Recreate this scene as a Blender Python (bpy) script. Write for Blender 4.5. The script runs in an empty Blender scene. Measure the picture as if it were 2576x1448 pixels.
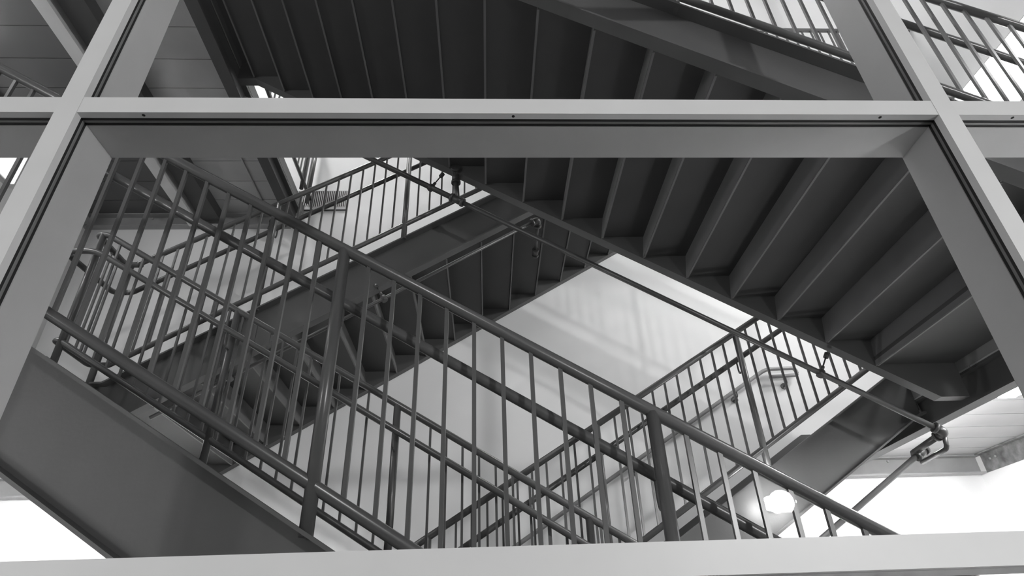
import bpy, math
from mathutils import Vector, Matrix

# ------------------------------------------------------------------ camera
# All geometry below is written with the camera's eye at z = 0; ZC lifts it so
# that the ground floor is world z = 0.
ZC = 1.33
scene = bpy.context.scene
cam_data = bpy.data.cameras.new('camera')
cam = bpy.data.objects.new('camera', cam_data)
scene.collection.objects.link(cam)
F_PX, PITCH, ROLL, YAW = 1503.14, 0.547745, -0.0383117, 0.053787
cam_data.sensor_fit = 'HORIZONTAL'
cam_data.sensor_width = 36.0
cam_data.lens = 36.0 * F_PX / 2576.0
cam_data.clip_start = 0.05
cam_data.clip_end = 300
fw = Vector((math.sin(YAW)*math.cos(PITCH), math.cos(YAW)*math.cos(PITCH), math.sin(PITCH)))
rt = Vector((math.cos(YAW), -math.sin(YAW), 0))
up = rt.cross(fw)
r2 = rt*math.cos(ROLL) + up*math.sin(ROLL)
u2 = -rt*math.sin(ROLL) + up*math.cos(ROLL)
cam.matrix_world = Matrix(((r2.x, u2.x, -fw.x, 0), (r2.y, u2.y, -fw.y, 0), (r2.z, u2.z, -fw.z, ZC), (0, 0, 0, 1)))
scene.camera = cam

# ------------------------------------------------------------------ world, exposure
world = bpy.data.worlds.new('world')
scene.world = world
world.use_nodes = True
bg = world.node_tree.nodes['Background']
bg.inputs[0].default_value = (1, 1, 1, 1)
bg.inputs[1].default_value = 0.36
scene.view_settings.view_transform = 'Standard'
scene.view_settings.look = 'None'
scene.view_settings.gamma = 1.0
scene.view_settings.use_curve_mapping = False
scene.view_settings.exposure = 0.0
# light strengths (radiance of the lamps' diffusers)
E_GROUND, E_GROUND_L, E_WALL, E_WALL_L, E_FILL_SOFFIT, E_FILL_SOFFIT_L, E_GLARE = 112.0, 140.0, 42.0, 1.2, 4.0, 36.0, 60.0
E_TOP = (70.0, 24.0, 10.0)
E_FILL_BOLLARD, E_LANTERN, E_FILL_LANTERN, E_GROUND_W = 340.0, 1000.0, 105.0, 40.0

# ------------------------------------------------------------------ materials
def mat(name, col, rough=0.6, metal=0.0, noise=0.0, nscale=6.0, bump=0.0, bscale=80.0, spec=0.5):
    m = bpy.data.materials.new(name)
    m.use_nodes = True
    nt = m.node_tree
    b = nt.nodes['Principled BSDF']
    b.inputs['Base Color'].default_value = (col, col, col, 1)
    b.inputs['Roughness'].default_value = rough
    b.inputs['Metallic'].default_value = metal
    b.inputs['Specular IOR Level'].default_value = spec
    tc = nt.nodes.new('ShaderNodeTexCoord')
    if noise > 0:
        n = nt.nodes.new('ShaderNodeTexNoise')
        n.inputs['Scale'].default_value = nscale
        n.inputs['Detail'].default_value = 5
        mp = nt.nodes.new('ShaderNodeMapRange')
        mp.inputs['From Min'].default_value = 0.3
        mp.inputs['From Max'].default_value = 0.7
        mp.inputs['To Min'].default_value = col*(1-noise)
        mp.inputs['To Max'].default_value = col*(1+noise)
        nt.links.new(tc.outputs['Object'], n.inputs['Vector'])
        nt.links.new(n.outputs['Fac'], mp.inputs['Value'])
        cb = nt.nodes.new('ShaderNodeCombineColor')
        for k in ('Red', 'Green', 'Blue'):
            nt.links.new(mp.outputs[0], cb.inputs[k])
        nt.links.new(cb.outputs[0], b.inputs['Base Color'])
    if bump > 0:
        n2 = nt.nodes.new('ShaderNodeTexNoise')
        n2.inputs['Scale'].default_value = bscale
        n2.inputs['Detail'].default_value = 3
        bp = nt.nodes.new('ShaderNodeBump')
        bp.inputs['Strength'].default_value = bump
        bp.inputs['Distance'].default_value = 0.01
        nt.links.new(tc.outputs['Object'], n2.inputs['Vector'])
        nt.links.new(n2.outputs['Fac'], bp.inputs['Height'])
        nt.links.new(bp.outputs[0], b.inputs['Normal'])
    return m

def emit(name, strength):
    m = bpy.data.materials.new(name)
    m.use_nodes = True
    nt = m.node_tree
    nt.nodes.clear()
    e = nt.nodes.new('ShaderNodeEmission')
    e.inputs[0].default_value = (1, 1, 1, 1)
    e.inputs[1].default_value = strength
    o = nt.nodes.new('ShaderNodeOutputMaterial')
    nt.links.new(e.outputs[0], o.inputs[0])
    return m

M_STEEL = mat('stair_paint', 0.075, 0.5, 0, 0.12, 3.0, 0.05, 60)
M_PAN = mat('pan_shaded', 0.033, 0.6, 0, 0.12, 3.0, 0.05, 60)  # treads darker than risers: shade of the undersides put into the colour
M_RISER = mat('riser_lit', 0.13, 0.6, 0, 0.12, 3.0, 0.05, 60)  # risers paler than treads: light on their backs put into the colour
M_LIT_LIP = mat('riser_lip_lit', 0.13, 0.6)  # pale strip painted as light caught along each riser's lower lip
M_RAIL = mat('rail_paint', 0.08, 0.28, 0, 0.06, 8.0)
M_BEAM = mat('beam_paint', 0.05, 0.55, 0, 0.12, 4.0)
M_DECK = mat('deck_metal', 0.42, 0.55, 0, 0.06, 3.0)
M_DECK_SHADE = mat('deck_shaded', 0.10, 0.6, 0, 0.06, 3.0)  # same deck in a darker colour, shade of the outer bay painted in
M_LEDGE = mat('ledger_paint', 0.33, 0.55, 0, 0.08, 5.0)
M_LEDGE2 = mat('ledger_speckled', 0.16, 0.5, 0, 0.5, 14.0)
M_WALL = mat('wall_paint', 0.85, 0.75, 0, 0.035, 1.2, 0.04, 120)
M_CEIL = mat('ceiling_paint', 0.85, 0.8, 0, 0.03, 2.0)
M_FLOOR = mat('floor_concrete', 0.33, 0.55, 0, 0.12, 2.5, 0.05, 40)
M_CONC = mat('landing_concrete', 0.2, 0.7, 0, 0.1, 3.0)
M_PAVE = mat('pavement_concrete', 0.08, 0.85, 0, 0.15, 1.5, 0.1, 40)
M_ALU = mat('mullion_aluminium', 0.57, 0.42, 0.0, 0.03, 5.0)
M_GASK = mat('gasket_rubber', 0.012, 0.6)
M_SPACER = mat('spacer_aluminium', 0.22, 0.35, 0.0)
M_HOLE = mat('weep_hole_black', 0.01, 0.9)
M_PIPE = mat('pipe_paint', 0.05, 0.35, 0, 0.1, 12.0)
M_FIT = mat('fitting_iron', 0.035, 0.4, 0, 0.2, 20.0)
M_GRILLE = mat('grille_paint', 0.5, 0.5)
M_DARK = mat('grille_cavity', 0.03, 0.9)
M_HOUSE = mat('lamp_housing', 0.25, 0.4)
M_WHITEH = mat('fixture_housing', 0.6, 0.5)
M_BOLT = mat('bolt_steel', 0.5, 0.3, 0.6)
M_EG = emit('tube_ground', E_GROUND)
M_EW = emit('diffuser_wall', E_WALL)
M_EWL = emit('diffuser_wall_dim', E_WALL_L)
M_ES = emit('fill_soffit', E_FILL_SOFFIT)
M_ESL = emit('fill_soffit_left', E_FILL_SOFFIT_L)
M_EGL = emit('tube_ground_left', E_GROUND_L)
M_ET = [emit('diffuser_ceiling', e) for e in E_TOP]
M_EB = emit('diffuser_glare', E_GLARE)
M_EGW = emit('tube_ground_window', E_GROUND_W)
M_EXL = emit('globe_lantern', E_LANTERN)
M_EXL2 = emit('fill_lantern_left', E_FILL_LANTERN)
M_EXR = emit('diffuser_fill_bollard', E_FILL_BOLLARD)

def glass_mat():
    m = bpy.data.materials.new('clear_glass')
    m.use_nodes = True
    nt = m.node_tree
    nt.nodes.clear()
    t = nt.nodes.new('ShaderNodeBsdfTransparent')
    t.inputs[0].default_value = (0.97, 0.97, 0.97, 1)
    g = nt.nodes.new('ShaderNodeBsdfGlossy')
    g.inputs['Roughness'].default_value = 0.0
    fr = nt.nodes.new('ShaderNodeFresnel')
    fr.inputs[0].default_value = 1.2
    mx = nt.nodes.new('ShaderNodeMixShader')
    o = nt.nodes.new('ShaderNodeOutputMaterial')
    nt.links.new(fr.outputs[0], mx.inputs[0])
    nt.links.new(t.outputs[0], mx.inputs[1])
    nt.links.new(g.outputs[0], mx.inputs[2])
    nt.links.new(mx.outputs[0], o.inputs[0])
    return m
M_GLASS = glass_mat()

# ------------------------------------------------------------------ mesh helpers
COL = scene.collection

class MB:
    """collects vertices and faces in camera-height coordinates"""
    def __init__(self):
        self.v = []; self.f = []; self.smooth = []
    def poly(self, pts, faces, smooth=False):
        o = len(self.v)
        self.v += [Vector(p) for p in pts]
        self.f += [[i+o for i in f] for f in faces]
        self.smooth += [smooth]*len(faces)
        return self
    def box(self, x0, x1, y0, y1, z0, z1):
        x0, x1 = min(x0, x1), max(x0, x1)
        return self.poly([(x0,y0,z0),(x1,y0,z0),(x1,y1,z0),(x0,y1,z0),(x0,y0,z1),(x1,y0,z1),(x1,y1,z1),(x0,y1,z1)],
                         [(0,3,2,1),(4,5,6,7),(0,1,5,4),(1,2,6,5),(2,3,7,6),(3,0,4,7)])
    def prism(self, prof, y0, y1):
        """profile of (x, z) extruded along y"""
        a = sum(prof[i][0]*prof[(i+1) % len(prof)][1]-prof[(i+1) % len(prof)][0]*prof[i][1] for i in range(len(prof)))
        if a < 0: prof = prof[::-1]
        n = len(prof)
        pts = [(x, y0, z) for x, z in prof] + [(x, y1, z) for x, z in prof]
        fc = [list(range(n)), list(range(2*n-1, n-1, -1))]
        fc += [[i, i+n, (i+1) % n+n, (i+1) % n] for i in range(n)]
        return self.poly(pts, fc)
    def extr(self, prof, x0, x1):
        """profile of (y, z) extruded along x"""
        n = len(prof)
        pts = [(x0, y, z) for y, z in prof] + [(x1, y, z) for y, z in prof]
        fc = [list(range(n-1, -1, -1)), list(range(n, 2*n))] + [[i, (i+1) % n, (i+1) % n+n, i+n] for i in range(n)]
        return self.poly(pts, fc)
    def tube(self, path, r, n=12):
        path = [Vector(p) for p in path]
        rings = []
        for i, p in enumerate(path):
            d = Vector((0, 0, 0))
            if i > 0: d += (p-path[i-1]).normalized()
            if i < len(path)-1: d += (path[i+1]-p).normalized()
            d.normalize()
            ref = Vector((0, 0, 1)) if abs(d.z) < 0.9 else Vector((1, 0, 0))
            a = d.cross(ref).normalized(); b = a.cross(d).normalized()
            if 0 < i < len(path)-1:
                c = (p-path[i-1]).normalized().dot(d)
                k = 1/max(c, 0.5)
            else:
                k = 1
            ring = []
            for j in range(n):
                t = 2*math.pi*j/n
                off = a*math.cos(t)*r + b*math.sin(t)*r
                if k > 1:
                    t1 = (p-path[i-1]).normalized(); t2 = (path[i+1]-p).normalized()
                    bn = t2-t1
                    if bn.length > 1e-6:
                        bn.normalize(); off += bn*off.dot(bn)*(k-1)
                ring.append(p+off)
            rings.append(ring)
        o = len(self.v)
        for ring in rings: self.v += ring
        m = len(rings)
        for i in range(m-1):
            for j in range(n):
                self.f.append([o+i*n+j, o+(i+1)*n+j, o+(i+1)*n+(j+1) % n, o+i*n+(j+1) % n]); self.smooth.append(True)
        self.f.append([o+j for j in range(n)]); self.smooth.append(False)
        self.f.append([o+(m-1)*n+j for j in range(n-1, -1, -1)]); self.smooth.append(False)
        return self
    def base(self):
        xs = [p.x for p in self.v]; ys = [p.y for p in self.v]; zs = [p.z for p in self.v]
        return Vector(((min(xs)+max(xs))/2, (min(ys)+max(ys))/2, min(zs)))
    def mesh(self, name, material, origin):
        me = bpy.data.meshes.new(name)
        me.from_pydata([p-origin for p in self.v], [], self.f)
        me.materials.append(material)
        me.polygons.foreach_set('use_smooth', self.smooth)
        me.update()
        return me

def wpos(o):
    p = Vector((0, 0, 0))
    while o:
        p += o.location; o = o.parent
    return p

def place(name, me, pos, parent=None):
    o = bpy.data.objects.new(name, me)
    COL.objects.link(o)
    w = Vector(pos) + Vector((0, 0, ZC))
    if parent:
        o.parent = parent
        o.location = w - wpos(parent)
    else:
        o.location = w
    return o

def obj(name, mb, material, parent=None):
    b = mb.base()
    return place(name, mb.mesh(name, material, b), b, parent)

def thing(name, label, cat, loc, group=None):
    o = bpy.data.objects.new(name, None)
    o.empty_display_size = 0.1
    COL.objects.link(o)
    o.location = Vector(loc) + Vector((0, 0, ZC))
    tag(o, label, cat, group)
    return o

def tag(o, label=None, cat=None, group=None, kind=None):
    if label: o['label'] = label
    if cat: o['category'] = cat
    if group: o['group'] = group
    if kind: o['kind'] = kind
    return o

def setting(name, loc, label=None):
    o = bpy.data.objects.new(name, None)
    o.empty_display_size = 0.1
    COL.objects.link(o)
    o.location = Vector(loc) + Vector((0, 0, ZC))
    o['kind'] = 'structure'
    if label: o['label'] = label
    return o

def arc(c, r, a0, a1, n, axis):
    """points of an arc; axis gives the two unit vectors"""
    e1, e2 = Vector(axis[0]), Vector(axis[1])
    return [Vector(c)+e1*r*math.cos(a0+(a1-a0)*i/n)+e2*r*math.sin(a0+(a1-a0)*i/n) for i in range(n+1)]

def rounded(path, r, n=5):
    """polyline with rounded corners"""
    path = [Vector(p) for p in path]
    out = [path[0]]
    for i in range(1, len(path)-1):
        a, p, b = path[i-1], path[i], path[i+1]
        d1 = (a-p); d2 = (b-p)
        rr = min(r, d1.length*0.45, d2.length*0.45)
        s, e = p+d1.normalized()*rr, p+d2.normalized()*rr
        for k in range(n+1):
            t = k/n
            out.append(s*(1-t)**2+p*2*t*(1-t)+e*t*t)
    out.append(path[-1])
    return out

# ------------------------------------------------------------------ main dimensions
P, Q, SL = 0.2794, 0.1715, 0.614
FL0, FL1, FL2 = -1.33, 1.575, 4.49
XL, XR = -4.45, 4.62            # side walls
YB = 5.52                       # back wall
YG = 1.27                       # outer face of the window wall
ROOF = 9.3

# ------------------------------------------------------------------ room shell
def shell(name, mb, m, label):
    o = obj(name, mb, m)
    o['kind'] = 'structure'; o['label'] = label
    return o
shell('wall_back', MB().box(XL-0.2, XR+0.2, YB, YB+0.2, FL0, ROOF), M_WALL, 'white painted back wall of the stairwell')
shell('wall_left', MB().box(XL-0.2, XL, YG+0.19, YB, FL0, ROOF), M_WALL, 'white painted side wall behind the left landings')
shell('wall_right', MB().box(XR, XR+0.2, YG+0.19, YB, FL0, ROOF), M_WALL, 'white painted side wall behind the right landings')
shell('ceiling', MB().box(XL-0.2, XR+0.2, YG, YB+0.2, ROOF, ROOF+0.2), M_CEIL, 'white ceiling high over the stairwell')
shell('floor', MB().box(XL-0.2, XR+0.2, YG-0.02, YB+0.2, FL0-0.2, FL0), M_FLOOR, 'grey concrete ground floor of the stairwell')
shell('pavement', MB().box(-40, 40, -40, YG-0.02, FL0-0.25, FL0-0.05), M_PAVE, 'grey concrete pavement outside the window wall')

# ------------------------------------------------------------------ window wall
MUL = [-1.2247-2*2.688, -1.2247-2.688, -1.2247, 1.4632, 1.4632+2.688]
MUL = [x for x in MUL if XL < x < XR]
TRZ = [1.430+1.282*k for k in range(-2, 7)]
HW = 0.0318
BACK = 1.464
win = setting('window_1', (0, YG, FL0), 'glazed window wall of aluminium mullions and transoms in front of the stairs')
def cap_mullion(x):
    m = obj('mullion', MB().box(x-HW, x+HW, 1.325, BACK, FL0, ROOF), M_ALU, win)
    obj('cap', MB().box(x-HW, x+HW, YG, 1.294, FL0-0.05, ROOF), M_ALU, m)
    obj('gasket', MB().box(x-HW+0.003, x+HW-0.003, 1.294, 1.306, FL0, ROOF), M_GASK, m)
    obj('gasket', MB().box(x-HW+0.003, x+HW-0.003, 1.314, 1.325, FL0, ROOF), M_GASK, m)
    obj('spacer_bar', MB().box(x-HW+0.001, x+HW-0.001, 1.3062, 1.3138, FL0, ROOF), M_SPACER, m)
for x in MUL: cap_mullion(x)
edges = [XL] + MUL + [XR]
bays = []
for i in range(len(edges)-1):
    a = edges[i] + (HW if i > 0 else 0); b = edges[i+1] - (HW if i < len(edges)-2 else 0)
    bays.append((a, b))
for a, b in bays:
    for z in TRZ:
        t = obj('transom', MB().box(a, b, 1.325, BACK-0.002, z-HW+0.0005, z+HW-0.0005), M_ALU, win)
        obj('cap', MB().box(a, b, YG+0.0015, 1.294, z-HW, z+HW), M_ALU, t)
        obj('gasket', MB().box(a, b, 1.294, 1.306, z-HW+0.003, z+HW-0.003), M_GASK, t)
        obj('gasket', MB().box(a, b, 1.314, 1.325, z-HW+0.003, z+HW-0.003), M_GASK, t)
        obj('spacer_bar', MB().box(a, b, 1.3062, 1.3138, z-HW+0.001, z+HW-0.001), M_SPACER, t)
        if abs(z-1.43) < 0.01 or abs(z-0.148) < 0.01:
            L = b-a
            for fx in (0.071, 0.49, 0.93) if L > 1 else (0.5,):
                obj('weep_hole', MB().tube([(a+L*fx, 1.283, z-HW-0.0006), (a+L*fx, 1.283, z-HW+0.002)], 0.005, 8), M_HOLE, t)
rows = [FL0] + TRZ + [ROOF]
for a, b in bays:
    for i in range(len(rows)-1):
        z0 = rows[i] + (HW-0.012 if i > 0 else 0); z1 = rows[i+1] - (HW-0.012 if i < len(rows)-2 else 0)
        obj('pane', MB().poly([(a-0.01, 1.307, z0), (b+0.01, 1.307, z0), (b+0.01, 1.307, z1), (a-0.01, 1.307, z1)], [(0, 1, 2, 3)]), M_GLASS, win)

# ------------------------------------------------------------------ landings
def ibeam_y(x0, x1, z0, z1, y0, y1, tf=0.014, tw=0.010):
    xm = (x0+x1)/2
    m = MB()
    m.box(x0, x1, y0, y1, z0, z0+tf); m.box(x0, x1, y0, y1, z1-tf, z1)
    m.box(xm-tw/2, xm+tw/2, y0, y1, z0+tf, z1-tf)
    return m
def channel_x(x0, x1, y, z0, z1, tf=0.012):
    m = MB()
    m.box(x0, x1, y, y+0.010, z0, z1)
    m.box(x0, x1, y-0.07, y, z0, z0+tf); m.box(x0, x1, y-0.07, y, z1-tf, z1)
    return m

def landing(name, label, x0, x1, y0, y1, fl, hx, side, back=True, split=None):
    """x0..x1 extent, header beam face at hx; side = +1 right landing, -1 left"""
    s = setting(name, ((x0+x1)/2, (y0+y1)/2, fl-0.13), label)
    obj('slab', MB().box(x0, x1, y0, y1, fl-0.118, fl), M_CONC, s)
    y = y1
    me = None
    while y > y0+0.02:
        ya = max(y0, y-0.305)
        obj('deck_panel', MB().box((split or x0)+0.004, x1-0.004, ya+0.004, y-0.004, fl-0.128, fl-0.1185), M_DECK, s)
        if split: obj('deck_panel', MB().box(x0+0.004, split-0.004, ya+0.004, y-0.004, fl-0.128, fl-0.1185), M_DECK_SHADE, s)  # bay beyond the split, its shade painted in
        y -= 0.305
    # joints between the panels: narrow recess filled by the slab above
    b = fl-0.326
    if side > 0: obj('header_beam', ibeam_y(hx, hx+0.10, b, fl-0.13, y0, y1-0.09), M_BEAM, s)
    else: obj('header_beam', ibeam_y(hx-0.10, hx, b, fl-0.13, y0, y1-0.09), M_BEAM, s)
    if back:
        l = obj('back_ledger', channel_x(x0 if side < 0 else x0+0.11, x1 if side > 0 else x1-0.11, y1-0.012, fl-0.30, fl-0.13), M_LEDGE, s)
        k = int((x1-x0)/0.4)
        for i in range(k):
            xb = x0+0.3+i*0.4
            obj('bolt', MB().tube([(xb, y1-0.011, fl-0.16), (xb, y1-0.025, fl-0.16)], 0.011, 8), M_BOLT, l)
    return s

la_r1 = landing('landing_right_first', 'first floor landing with metal deck soffit at the foot of the upper front flight', 3.06, XR, 1.75, YB, FL1, 3.06, 1)
sb = MB(); sb.box(XR-0.012, XR-0.002, 1.75, YB-0.09, FL1-0.30, FL1-0.13); sb.box(XR-0.06, XR-0.012, 1.75, YB-0.09, FL1-0.142, FL1-0.13)
sl = obj('side_ledger', sb, M_LEDGE2, la_r1)
for yb in (5.25, 5.32): obj('bolt', MB().tube([(XR-0.012, yb, FL1-0.20), (XR-0.026, yb, FL1-0.20)], 0.010, 8), M_BOLT, sl)
la_l1 = landing('landing_left_first', 'first floor landing with metal deck soffit at the head of the lower front flight', XL, -2.83, 1.75, YB, FL1, -2.83, -1)
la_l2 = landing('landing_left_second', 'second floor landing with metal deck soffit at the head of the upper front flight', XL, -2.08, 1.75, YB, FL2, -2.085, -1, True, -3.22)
obj('floor_beam', ibeam_y(-3.275, -3.165, FL2-0.326, FL2-0.13, 1.75, YB-0.09), mat('beam_light_paint', 0.75, 0.5, 0, 0.06, 4.0), la_l2)
obj('beam_shade_strip', MB().box(-3.15, -2.95, 1.75, YB-0.09, FL2-0.25, FL2-0.13), M_BEAM, la_l2)  # dark strip modelling the shade beside the floor beam
obj('conduit', MB().tube([(-2.445, 4.25, FL2-0.137), (-2.445, YB-0.09, FL2-0.137)], 0.009, 8), M_DECK, la_l2)
la_r2 = landing('landing_right_second', 'second floor landing at the head of the upper back flight', 2.23, XR, 3.86, YB, FL2, 2.23, 1)

# ------------------------------------------------------------------ stair flights
def flight(name, label, dr, xb, z0, yn, yf, fl_lo, fl_hi, hx_lo, hx_hi, ground):
    """dr = +1 climbs towards +x. xb, z0: lowest point of the bottom riser. yn/yf: inner web faces"""
    N = 17
    c = z0 - dr*SL*xb                                  # low line z = c + dr*SL*x
    t = thing(name, label, 'staircase', (xb, (yn+yf)/2, min(z0, fl_lo)), 'stair flights')
    zb = lambda x: c-0.022+dr*SL*x
    zt = lambda x: c+0.358+dr*SL*x
    xz = lambda z, off: (z-c-off)/(dr*SL)
    # stringer outline
    tb, tt = fl_hi-0.25, fl_hi+0.09
    top = [(hx_hi, tb), (hx_hi, tt), (xz(tt, 0.358), tt)]
    if ground:
        xe = xb - dr*0.30
        low = [(xe, zt(xe)), (xe, fl_lo), (xz(fl_lo, -0.022), fl_lo)]
        pb = [(xz(fl_lo, -0.022), fl_lo), (xz(tb, -0.022), tb), (hx_hi, tb)]
        pt = [(xe, zt(xe)), (xz(tt, 0.358), tt), (hx_hi, tt)]
    else:
        lb, lt = fl_lo-0.285, fl_lo+0.09
        low = [(xz(lt, 0.358), lt), (hx_lo, lt), (hx_lo, lb), (xz(lb, -0.022), lb)]
        pb = [(hx_lo, lb), (xz(lb, -0.022), lb), (xz(tb, -0.022), tb), (hx_hi, tb)]
        pt = [(hx_lo, lt), (xz(lt, 0.358), lt), (xz(tt, 0.358), tt), (hx_hi, tt)]
    prof = top + low + [(xz(tb, -0.022), tb)]
    def strip(mb, path, th, y0, y1):
        # plate of thickness th (upwards) following a path of (x, z)
        pts = path + [(x, z+th) for x, z in path[::-1]]
        mb.prism(pts, y0, y1)
    for yw, out in ((yn, -1), (yf, 1)):
        m = MB()
        m.prism(prof, min(yw, yw+out*0.009), max(yw, yw+out*0.009))
        a, b2 = sorted((yw+out*0.009, yw+out*0.075))
        strip(m, pb, 0.013, a, b2)
        strip(m, [(x, z-0.013) for x, z in pt], 0.013, a, b2)
        obj('stringer', m, M_STEEL, t)
    # risers and pans share their meshes
    o = Vector((0, yn, 0))
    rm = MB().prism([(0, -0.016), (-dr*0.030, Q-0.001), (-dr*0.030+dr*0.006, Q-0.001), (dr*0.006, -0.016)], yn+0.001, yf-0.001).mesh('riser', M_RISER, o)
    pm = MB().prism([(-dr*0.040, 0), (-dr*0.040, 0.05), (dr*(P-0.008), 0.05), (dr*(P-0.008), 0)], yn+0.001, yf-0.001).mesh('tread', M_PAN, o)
    sm = MB().box(-0.004, 0.008, yn+0.012, yf-0.012, -0.021, -0.0155).mesh('lit_lip', M_LIT_LIP, o)  # strip for the lit lower lip of a riser
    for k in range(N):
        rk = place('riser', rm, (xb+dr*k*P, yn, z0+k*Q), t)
        place('lit_lip', sm, (xb+dr*k*P, yn, z0+k*Q), rk)
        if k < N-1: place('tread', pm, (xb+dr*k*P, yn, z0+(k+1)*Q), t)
    xt = xb+dr*(N-1)*P
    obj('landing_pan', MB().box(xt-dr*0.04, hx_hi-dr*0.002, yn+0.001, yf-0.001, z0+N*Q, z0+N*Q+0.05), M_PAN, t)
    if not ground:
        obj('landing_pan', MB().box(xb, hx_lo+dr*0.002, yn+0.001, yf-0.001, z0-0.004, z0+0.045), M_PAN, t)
    return t

YN, YF, YN2, YF2 = 1.895, 3.48, 3.965, 5.43
flight('stair_flight', 'lower front stair flight with a broad plain stringer close behind the window wall', -1, 1.66, -1.381, YN, YF, FL0, FL1, None, -2.828, True)
flight('stair_flight', 'upper front stair flight with its dark tread undersides seen from below', -1, 2.53, 1.523, YN, YF, FL1, FL2, 3.058, -2.083, False)
flight('stair_flight', 'middle back stair flight climbing away from the curled handrail to the upper floor', 1, -2.26, 1.522, YN2, YF2, FL1, FL2, -2.828, 2.228, False)
flight('stair_flight', 'lower back stair flight carrying the added glare lamp on its stringer', 1, -1.39, -1.369, YN2, YF2, FL0, FL1, None, 3.058, True)

# ------------------------------------------------------------------ railings
RR = 0.0215
BAL = 0.0068
def bal_mesh(h):
    return MB().box(-BAL, BAL, -BAL, BAL, 0, h).mesh('baluster', M_RAIL, Vector((0, 0, 0)))
def railing(label, dr, c, y, yh, x0, x1, posts, phase, top_pts, hand_pts, bot_pts, group='stair railings', xp=None):
    """sloping guard from x0 to x1; *_pts are full paths (x, y, z)"""
    t = thing('stair_railing', label, 'railing', ((x0+x1)/2, y, c+0.35+dr*SL*(x0+x1)/2), group)
    obj('top_rail', MB().tube(rounded(top_pts, 0.09), RR), M_RAIL, t)
    h = obj('handrail', MB().tube(rounded(hand_pts, 0.08), 0.020), M_RAIL, t)
    obj('bottom_rail', MB().tube(rounded(bot_pts, 0.06), 0.020), M_RAIL, t)
    for px in posts:
        z = c+dr*SL*px
        p = obj('post', MB().tube([(px, y, z+0.345), (px, y, z+1.35)], 0.0225), M_RAIL, t)
        s = 1 if yh > y else -1
        obj('bracket', MB().tube(rounded([(px, y+s*0.018, z+1.06), (px, yh-s*0.01, z+1.06), (px, yh, z+1.085), (px, yh, z+1.152)], 0.03), 0.0065, 8), M_RAIL, p)
    bm_ = bal_mesh(1.353-0.49-0.012)
    k0 = math.ceil((x0-phase)/0.0968)
    k = k0
    while phase+k*0.0968 < x1:
        x = phase+k*0.0968
        if all(abs(x-px) > 0.04 for px in posts):
            place('baluster', bm_, (x, y, c+dr*SL*x+0.49+0.006), t)
        k += 1
    return t
def zl(c, dr, off):
    return lambda x: c+off+dr*SL*x
def level_x(c, dr, off, z):
    return (z-c-off)/(dr*SL)

cA, cC, cB, cD = -1.381+SL*1.66, 1.523+SL*2.53, 1.522+SL*2.26, -1.369+SL*1.39
TOPO, HANO, BOTO = 1.353, 1.17, 0.49
YRN, YHN, YRF, YHF, YRB, YHB = 1.86, 1.945, 3.525, 3.44, 3.91, 3.995

def sl_path(c, dr, off, y, xa, xb_, lev_lo=None, lev_hi=None):
    """path on the slope between xa and xb_ (xa lower end), with optional level ends (x, )"""
    f = zl(c, dr, off)
    pts = []
    if lev_lo is not None: pts.append((lev_lo, y, f(xa)))
    pts.append((xa, y, f(xa))); pts.append((xb_, y, f(xb_)))
    if lev_hi is not None: pts.append((lev_hi, y, f(xb_)))
    return pts

Z1T, Z1H, Z1B = FL1+1.055, FL1+0.86, FL1+0.22
Z2T, Z2H, Z2B = FL2+1.09, FL2+0.915, FL2+0.22
xa = lambda c, dr, off, z: level_x(c, dr, off, z)

# lower front flight, window side
railing('railing along the window side of the lower front flight', -1, cA, YRN, YHN, -2.62, 1.75,
        [-2.654, -1.588, -0.522, 0.543, 1.609], -0.425,
        sl_path(cA, -1, TOPO, YRN, 1.75, xa(cA, -1, TOPO, Z1T), None, -4.3),
        sl_path(cA, -1, HANO, YHN, 1.80, xa(cA, -1, HANO, Z1H), 2.1, -3.1),
        sl_path(cA, -1, BOTO, YRN, 1.75, xa(cA, -1, BOTO, Z1B), None, -4.3))
# lower front flight, well side; its rails turn round the end of the well
xt_, xh_, xb2_ = xa(cA, -1, TOPO, Z1T), xa(cA, -1, HANO, Z1H), xa(cA, -1, BOTO, Z1B)
ra = railing('railing along the well side of the lower front flight, curling round the well end', -1, cA, YRF, YHF, -2.60, 1.75,
        [-1.635, -0.54, 0.575, 1.66], -0.43,
        [(1.75, YRF, zl(cA, -1, TOPO)(1.75)), (xt_, YRF, Z1T), (-2.74, YRF, Z1T), (-2.74, YRB, Z1T), (-2.62, YRB, Z1T)],
        [(1.80, YHF, zl(cA, -1, HANO)(1.8)), (xh_, YHF, Z1H), (-2.86, YHF+0.01, Z1H), (-2.82, YHB, Z1H), (-2.71, YHB, Z1H)],
        [(1.75, YRF, zl(cA, -1, BOTO)(1.75)), (xb2_, YRF, Z1B), (-2.74, YRF, Z1B), (-2.74, YRB, Z1B), (-2.62, YRB, Z1B)])
for yy in (YRF, YRB): obj('post', MB().tube([(-2.70, yy, FL1), (-2.70, yy, Z1T)], 0.0225), M_RAIL, ra)
bmm = bal_mesh(Z1T-Z1B)
for i in range(1, 4): place('baluster', bmm, (-2.74, YRF+i*(YRB-YRF)/4, Z1B), ra)
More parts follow.
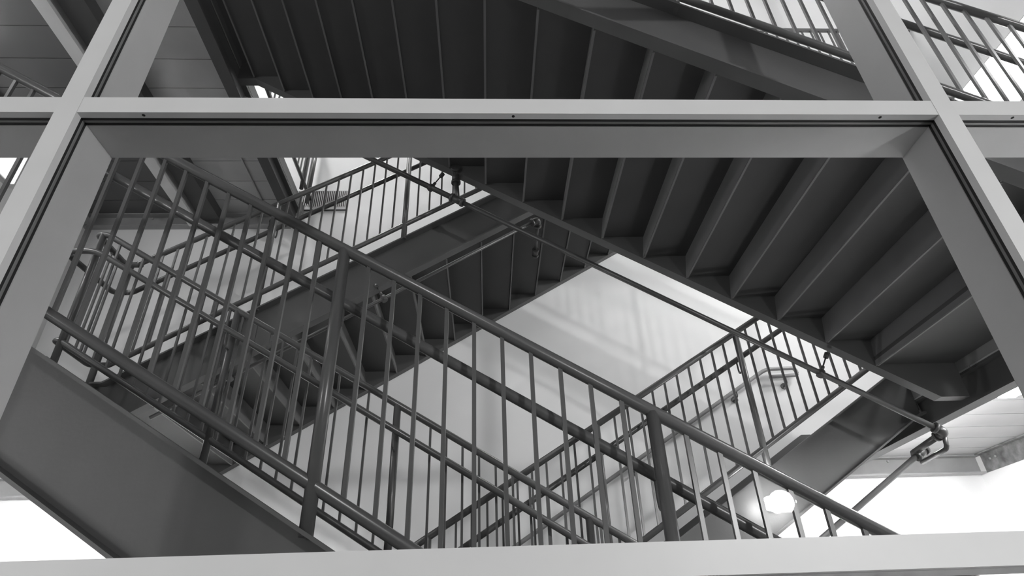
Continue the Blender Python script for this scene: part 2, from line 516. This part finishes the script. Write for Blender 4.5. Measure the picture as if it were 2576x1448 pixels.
# middle back flight, well side
xt2, xh2, xb3 = xa(cB, 1, TOPO, Z2T), xa(cB, 1, HANO, Z2H), xa(cB, 1, BOTO, Z2B)
rb = railing('railing along the well side of the middle back flight', 1, cB, YRB, YHB, -2.5, 2.15,
        [-1.69, -0.645, 0.40, 1.445], -0.549,
        [(-2.62, YRB, Z1T), (xa(cB, 1, TOPO, Z1T), YRB, Z1T), (xt2, YRB, Z2T), (XR-0.02, YRB, Z2T)],
        [(-2.72, YHB, Z1H), (xa(cB, 1, HANO, Z1H), YHB, Z1H), (xh2, YHB, Z2H), (2.9, YHB, Z2H)],
        [(-2.62, YRB, Z1B), (xa(cB, 1, BOTO, Z1B), YRB, Z1B), (xb3, YRB, Z2B), (XR-0.02, YRB, Z2B)])
bm2 = bal_mesh(Z2T-Z2B)
x = 2.25
while x < XR-0.05:
    place('baluster', bm2, (x, YRB, Z2B), rb); x += 0.0968
for px in (2.9, 4.0): obj('post', MB().tube([(px, YRB, FL2), (px, YRB, Z2T)], 0.0225), M_RAIL, rb)
# upper front flight, window side
railing('railing along the window side of the upper front flight', -1, cC, YRN, YHN, -1.75, 2.78,
        [-1.12, -0.054, 1.012, 2.078], 1.981,
        sl_path(cC, -1, TOPO, YRN, xa(cC, -1, TOPO, Z1T), xa(cC, -1, TOPO, Z2T), 4.55, -4.3),
        sl_path(cC, -1, HANO, YHN, xa(cC, -1, HANO, Z1H), xa(cC, -1, HANO, Z2H), 3.3, -2.4),
        sl_path(cC, -1, BOTO, YRN, xa(cC, -1, BOTO, Z1B), xa(cC, -1, BOTO, Z2B), 4.55, -4.3))
# upper front flight, well side
rc = railing('railing along the well side of the upper front flight', -1, cC, YRF, YHF, -1.75, 2.75,
        [-1.2, -0.13, 0.94, 2.0], 1.9,
        [(3.02, YRB, Z1T), (3.02, YRF, Z1T), (xa(cC, -1, TOPO, Z1T), YRF, Z1T), (xa(cC, -1, TOPO, Z2T), YRF, Z2T), (-2.03, YRF, Z2T)],
        [(3.10, YHB, Z1H), (3.12, YHF, Z1H), (xa(cC, -1, HANO, Z1H), YHF, Z1H), (xa(cC, -1, HANO, Z2H), YHF, Z2H), (-2.25, YHF, Z2H)],
        [(3.02, YRB, Z1B), (3.02, YRF, Z1B), (xa(cC, -1, BOTO, Z1B), YRF, Z1B), (xa(cC, -1, BOTO, Z2B), YRF, Z2B), (-2.03, YRF, Z2B)])
obj('post', MB().tube([(2.98, YRF, FL1), (2.98, YRF, Z1T)], 0.0225), M_RAIL, rc)
# lower back flight, well side
railing('railing along the well side of the lower back flight', 1, cD, YRB, YHB, -1.45, 2.80,
        [-1.46, -0.36, 0.747, 1.855, 2.9], 1.455,
        sl_path(cD, 1, TOPO, YRB, -1.5, xa(cD, 1, TOPO, Z1T), None, 3.02),
        sl_path(cD, 1, HANO, YHB, -1.5, xa(cD, 1, HANO, Z1H), -1.8, 3.10),
        sl_path(cD, 1, BOTO, YRB, -1.5, xa(cD, 1, BOTO, Z1B), None, 3.02))
# guard at the edge of the second floor landing
gx = -2.03
gg = thing('landing_railing', 'level railing along the edge of the upper landing beam near the vent', 'railing', (gx, 4.5, FL2))
obj('top_rail', MB().tube([(gx, YRF+0.07, Z2T), (gx, YB-0.01, Z2T)], RR), M_RAIL, gg)
obj('bottom_rail', MB().tube([(gx, YRF+0.07, Z2B-0.1), (gx, YB-0.01, Z2B-0.1)], 0.020), M_RAIL, gg)
bm3 = bal_mesh(Z2T-Z2B+0.1)
y = YRF+0.17
while y < YB-0.06:
    place('baluster', bm3, (gx, y, Z2B-0.1), gg); y += 0.0968
for py in (YRF+0.095, 4.5, 5.18, 5.42): obj('post', MB().tube([(gx, py, FL2), (gx, py, Z2T)], 0.0225), M_RAIL, gg)

# wall handrails of the back flights
def wall_rail(label, c, x_lo, x_hi, lev, zlev, rx):
    yw = YB-0.085
    f = lambda x: c+1.135+SL*x
    t = thing('wall_handrail', label, 'handrail', ((x_lo+x_hi)/2, yw, f(x_lo)))
    obj('rail', MB().tube(rounded([(x_lo, yw, f(x_lo)), (x_hi, yw, f(x_hi)), (lev, yw, zlev), (lev+0.01, yw, zlev-0.075), (x_hi+0.02, yw, zlev-0.09)], 0.07), 0.019), mat('handrail_paint', 0.3, 0.35, 0, 0.05, 8), t)
    xs = [rx] + [x_hi-0.35-1.1*k for k in range(4)]
    for i, x in enumerate(xs):
        zz = zlev-0.09 if i == 0 else f(x)
        b = obj('bracket', MB().tube(rounded([(x, YB-0.008, zz-0.07), (x, yw, zz-0.07), (x, yw, zz-0.012)], 0.03), 0.007, 8), M_RAIL, t)
        obj('rosette', MB().tube([(x, YB-0.001, zz-0.07), (x, YB-0.012, zz-0.07)], 0.032, 16), M_RAIL, b)
wall_rail('wall handrail of the lower back flight with its returned end', cD, -1.4, 2.80, 3.10, 2.345, 2.98)
wall_rail('wall handrail of the middle back flight', cB, -2.3, 2.1, 2.45, FL2+0.78, 2.33)

# ------------------------------------------------------------------ sprinkler pipes
def fitting(path, r, name, parent, collars=True):
    m = MB().tube(path, r)
    p = [Vector(q) for q in path]
    for a, b in ((p[0], p[1]), (p[-1], p[-2])):
        d = (b-a).normalized()
        m.tube([a-d*0.006, a+d*0.014], r*1.22)
    return obj(name, m, M_FIT, parent)
def hanger(parent, top, bot):
    top, bot = Vector(top), Vector(bot)
    d = (bot-top).normalized()
    m = MB().tube([top, top+d*0.035], 0.017, 8)
    m.tube([top+d*0.03, bot-d*0.035], 0.005, 8)
    m.tube([bot-d*0.055, bot-d*0.02], 0.012, 8)
    m.tube([bot-d*0.02+Vector((0, 0, 0)), bot+d*0.024], 0.024, 10)
    return obj('hanger', m, M_FIT, parent)
nv = Vector((-SL, 0, -1)).normalized()      # square to the front flights, downwards
nv2 = Vector((SL, 0, -1)).normalized()
yc = 3.52
pc = lambda x: (x, yc, 2.812-SL*x)
t = thing('sprinkler_pipe', 'dark sprinkler pipe hung below the upper front flight', 'pipe', pc(2.83))
obj('pipe', MB().tube([pc(-2.0), pc(-0.20)], 0.021), M_PIPE, t)
obj('pipe', MB().tube([pc(-0.20), pc(2.83)], 0.0185), M_PIPE, t)
d = Vector((1, 0, -SL)).normalized()
q = Vector(pc(-0.20))
fitting([q-d*0.05, q, q+d*0.05], 0.028, 'tee', t)
obj('riser_pipe', MB().tube([q, q+Vector((-0.012, 0, 0.20))], 0.020), M_PIPE, t)
fitting(rounded([q+Vector((-0.012, 0, 0.17)), q+Vector((-0.014, 0, 0.255)), q+Vector((-0.014, -0.06, 0.27))], 0.03), 0.030, 'elbow', t)
e = Vector(pc(2.83))
fitting(rounded([e-d*0.06, e, e+Vector((0, 0.07, 0))], 0.03), 0.028, 'elbow', t)
e2 = Vector((2.86, 3.90, 1.055))
obj('pipe', MB().tube([e+Vector((0, 0.05, 0)), e2], 0.0205), M_PIPE, t)
obj('drop', MB().tube(rounded([e+Vector((0.012, 0.03, 0)), e+Vector((0.015, 0.05, -0.085)), e2+Vector((0.02, -0.02, -0.07))], 0.03), 0.015, 10), M_FIT, t)
for hx in (-0.40, 2.17): hanger(t, Vector(pc(hx))-nv*0.165, pc(hx))

pd = lambda x: (x, 3.88, -0.727+SL*x)
t = thing('sprinkler_pipe', 'sprinkler pipe with bright lower edge under the lower back flight', 'pipe', pd(1.0))
obj('pipe', MB().tube([pd(-0.5), pd(2.90)], 0.0185), M_PIPE, t)
d2 = Vector((1, 0, SL)).normalized()
q = Vector(pd(2.90))
fitting([q-d2*0.05, q, q+d2*0.04], 0.029, 'tee', t)
for hx in (0.4, 1.5): hanger(t, Vector(pd(hx))-nv2*0.165, pd(hx))
pb_ = lambda x: (x, 3.865, 2.742+SL*x)
t = thing('sprinkler_pipe', 'thin sprinkler pipe under the middle back flight', 'pipe', pb_(-2.2))
obj('pipe', MB().tube([pb_(-2.2), pb_(0.44)], 0.0135), M_PIPE, t)
q = Vector(pb_(0.44))
fitting(rounded([q-d2*0.06, q, q+Vector((0, 0.06, -0.02))], 0.03), 0.027, 'elbow', t)
obj('branch', MB().tube([q+Vector((0, 0.04, -0.015)), q+Vector((0, 0.36, -0.08))], 0.013, 10), M_PIPE, t)
fitting([q+Vector((0, 0.32, -0.075)), q+Vector((0, 0.39, -0.09))], 0.024, 'sprinkler_head', t)
for hx in (-1.75, -0.75): hanger(t, Vector(pb_(hx))-nv2*0.14, pb_(hx))
# short drop at the upper landing
t = thing('sprinkler_drop', 'short pipe drop below the end of the upper landing beam', 'pipe', (-2.3, 5.2, 3.95))
obj('pipe', MB().tube([(-2.28, 5.2, FL2-0.32), (-2.28, 5.2, 4.02)], 0.017, 10), M_PIPE, t)
fitting([(-2.28, 5.2, 4.05), (-2.28, 5.2, 3.95)], 0.024, 'sprinkler_head', t)

# ------------------------------------------------------------------ vent grille on the back wall
vx0, vx1, vz0, vz1 = -2.19, -1.615, 4.50, 4.735
t = thing('vent_grille', 'louvred vent grille on the back wall above the middle flight', 'vent', ((vx0+vx1)/2, YB, vz0-0.05))
obj('cavity', MB().box(vx0, vx1, YB-0.006, YB-0.001, vz0, vz1), M_DARK, t)
fr = MB()
fr.box(vx0-0.012, vx0, YB-0.014, YB-0.001, vz0, vz1); fr.box(vx1, vx1+0.006, YB-0.012, YB-0.001, vz0, vz1)
fr.box(vx0-0.012, vx1+0.012, YB-0.014, YB-0.001, vz0-0.045, vz0); fr.box(vx0-0.012, vx1+0.006, YB-0.012, YB-0.001, vz1, vz1+0.006)
obj('frame', fr, M_GRILLE, t)
obj('lip', MB().box(vx0-0.012, vx1+0.012, YB-0.016, YB-0.001, vz0-0.052, vz0-0.045), M_DARK, t)
nb = 27
slm = MB().box(-0.005, 0.005, -0.005, 0.005, 0, vz1-vz0).mesh('slat', M_GRILLE, Vector((0, 0, 0)))
for i in range(nb):
    place('slat', slm, (vx0+(i+0.5)*(vx1-vx0)/nb, YB-0.0115, vz0), t)

# ------------------------------------------------------------------ lamps
def linear_light(label, x0, x1, y0, y1, z0, z1, em, face='down', group=None):
    t = thing('linear_light', label, 'light', ((x0+x1)/2, (y0+y1)/2, z0), group)
    if face == 'down':
        obj('housing', MB().box(x0, x1, y0, y1, z0+0.03, z1), M_WHITEH, t)
        obj('diffuser', MB().box(x0+0.008, x1-0.008, y0+0.008, y1-0.008, z0, z0+0.0295), em, t)
        for yy in (y0, y1-0.007): obj('end_cap', MB().box(x0, x1, yy, yy+0.007, z0-0.002, z0+0.0298), M_WHITEH, t)
    else:
        s = 1 if face == '+x' else -1
        a, b = (x0, x1) if s > 0 else (x1, x0)
        obj('housing', MB().box(a, b-s*0.03, y0, y1, z0, z1), M_WHITEH, t)
        obj('diffuser', MB().box(b-s*0.0295, b, y0+0.01, y1-0.01, z0+0.01, z1-0.01), em, t)
        obj('top_shield', MB().box(a, b+s*0.10, y0, y1, z1, z1+0.012), M_WHITEH, t)
    return t
linear_light('strip light beside the beam under the first floor landing above the pipe elbow', 3.20, 3.32, 2.1, 3.45, 1.262, 1.40, M_EG)
linear_light('strip light near the back wall under the first floor landing above the pipe elbow', 3.22, 3.34, 3.7, 5.1, 1.33, 1.446, M_EG)
linear_light('strip light near the back wall under the first floor landing with the curled handrail', -3.30, -3.18, 3.4, 5.1, 1.33, 1.446, M_EGL)
linear_light('strip light near the window wall under the first floor landing with the curled handrail', -3.30, -3.18, 1.9, 3.2, 1.33, 1.446, M_EGW)
linear_light('long luminous wall box beyond the foot of the upper front flight', XR-0.09, XR-0.002, 2.0, 4.4, 3.86, 4.30, M_EW, '-x')
linear_light('long luminous wall box beyond the head of the lower front flight', XL+0.002, XL+0.09, 2.0, 4.4, 3.86, 4.30, M_EWL, '+x')
linear_light('added strip light hidden under the second floor landing of the middle back flight', 2.75, 2.90, 3.95, 4.7, 4.25, 4.36, M_ES)  # added behind the flight to brighten the back wall
linear_light('added strip light out of view under the second floor landing of the upper front flight', -4.2, -4.02, 1.6, 3.15, 4.25, 4.36, M_ESL)  # added off to the side as fill for risers and mullions
for k, (lab, cx) in enumerate((('ceiling panel light on the vent side of the stairwell', -3.0), ('ceiling panel light over the middle of the stairwell', 0.1), ('ceiling panel light over the glare lamp side of the stairwell', 3.2))):
    linear_light(lab, cx-0.3, cx+0.3, 3.0, 4.4, ROOF-0.08, ROOF-0.001, M_ET[k])

# lamp added on the lower back flight's stringer in place of a reflection
def bulkhead(label, x, y, z, w, h, em):
    t = thing('glare_lamp', label, 'light', (x, y, z-h/2))
    obj('back_plate', MB().box(x-w*0.3, x+w*0.3, y-0.02, y, z-h*0.3, z+h*0.3), M_HOUSE, t)
    for s in (-1, 1):
        cx = x+s*w*0.24
        pts = []; n = 16
        m = MB()
        rings = [(1.0, 0.0), (0.97, 0.03), (0.8, 0.055), (0.45, 0.07)]
        o = 0; vs = []; fs = []
        for k, dy in rings:
            for j in range(n):
                a = 2*math.pi*j/n
                vs.append((cx+math.cos(a)*w*0.245*k, y-0.021-dy, z+math.sin(a)*h*0.48*k))
        for i in range(len(rings)-1):
            for j in range(n):
                fs.append((i*n+j, i*n+(j+1) % n, (i+1)*n+(j+1) % n, (i+1)*n+j))
        fs.append([(len(rings)-1)*n+j for j in range(n)]); fs.append([n-1-j for j in range(n)])
        m.poly(vs, fs, True)
        obj('lens', m, em, t)
    return t
bulkhead('added twin lens lamp on the lower back flight, standing in for a glass reflection', 1.835, YN2-0.078, 0.748, 0.215, 0.092, M_EB)
bulkhead('small bulkhead lamp low on the back wall under the first floor landing', 3.41, YB-0.002, 0.40, 0.13, 0.11, M_EB)

# bollard light added out of view to brighten the window frames
def bollard(label, bx, by, em):
    t = thing('fill_bollard_light', label, 'light', (bx, by, FL0-0.05))
    obj('post', MB().tube([(bx, by, FL0-0.05), (bx, by, FL0+0.62)], 0.075, 20), M_HOUSE, t)
    obj('lens', MB().tube([(bx, by, FL0+0.621), (bx, by, FL0+0.82)], 0.07, 20), em, t)
    obj('cap', MB().tube([(bx, by, FL0+0.821), (bx, by, FL0+0.87)], 0.08, 20), M_HOUSE, t)
bollard('added bollard light on the pavement outside the window wall', 2.9, -0.5, M_EXR)

# lantern on a post further out on the pavement
def lantern(label, x, y, z, r, em):
    t = thing('post_lantern', label, 'light', (x, y, FL0-0.05))
    obj('post', MB().tube([(x, y, FL0-0.05), (x, y, z-r+0.01)], 0.045, 16), M_HOUSE, t)
    obj('collar', MB().tube([(x, y, z-r-0.03), (x, y, z-r+0.04)], 0.08, 16), M_HOUSE, t)
    n, k = 20, 10
    vs = [(x, y, z-r)]; fs = []
    for i in range(1, k):
        a = math.pi*i/k
        for j in range(n):
            b = 2*math.pi*j/n
            vs.append((x+r*math.sin(a)*math.cos(b), y+r*math.sin(a)*math.sin(b), z-r*math.cos(a)))
    vs.append((x, y, z+r))
    for j in range(n):
        fs.append((0, 1+(j+1) % n, 1+j)); fs.append((len(vs)-1, 1+(k-2)*n+j, 1+(k-2)*n+(j+1) % n))
    for i in range(k-2):
        for j in range(n):
            fs.append((1+i*n+j, 1+i*n+(j+1) % n, 1+(i+1)*n+(j+1) % n, 1+(i+1)*n+j))
    obj('globe', MB().poly(vs, fs, True), em, t)
lantern('small globe lantern on a post standing on its own', 3.66, -5.0, 1.485, 0.15, M_EXL)
for lab, lx, ly in (('added large globe lantern in the row, with the lone lantern on its open side', -5.7, -4.4),
                    ('added large globe lantern in the row, closest to the window wall', -7.0, -2.6),
                    ('added large globe lantern in the row, furthest from the window wall', -8.4, -6.6)):
    lantern(lab, lx, ly, 1.45, 0.26, M_EXL2)  # lantern row added out of view as soft fill on the stringer and frames
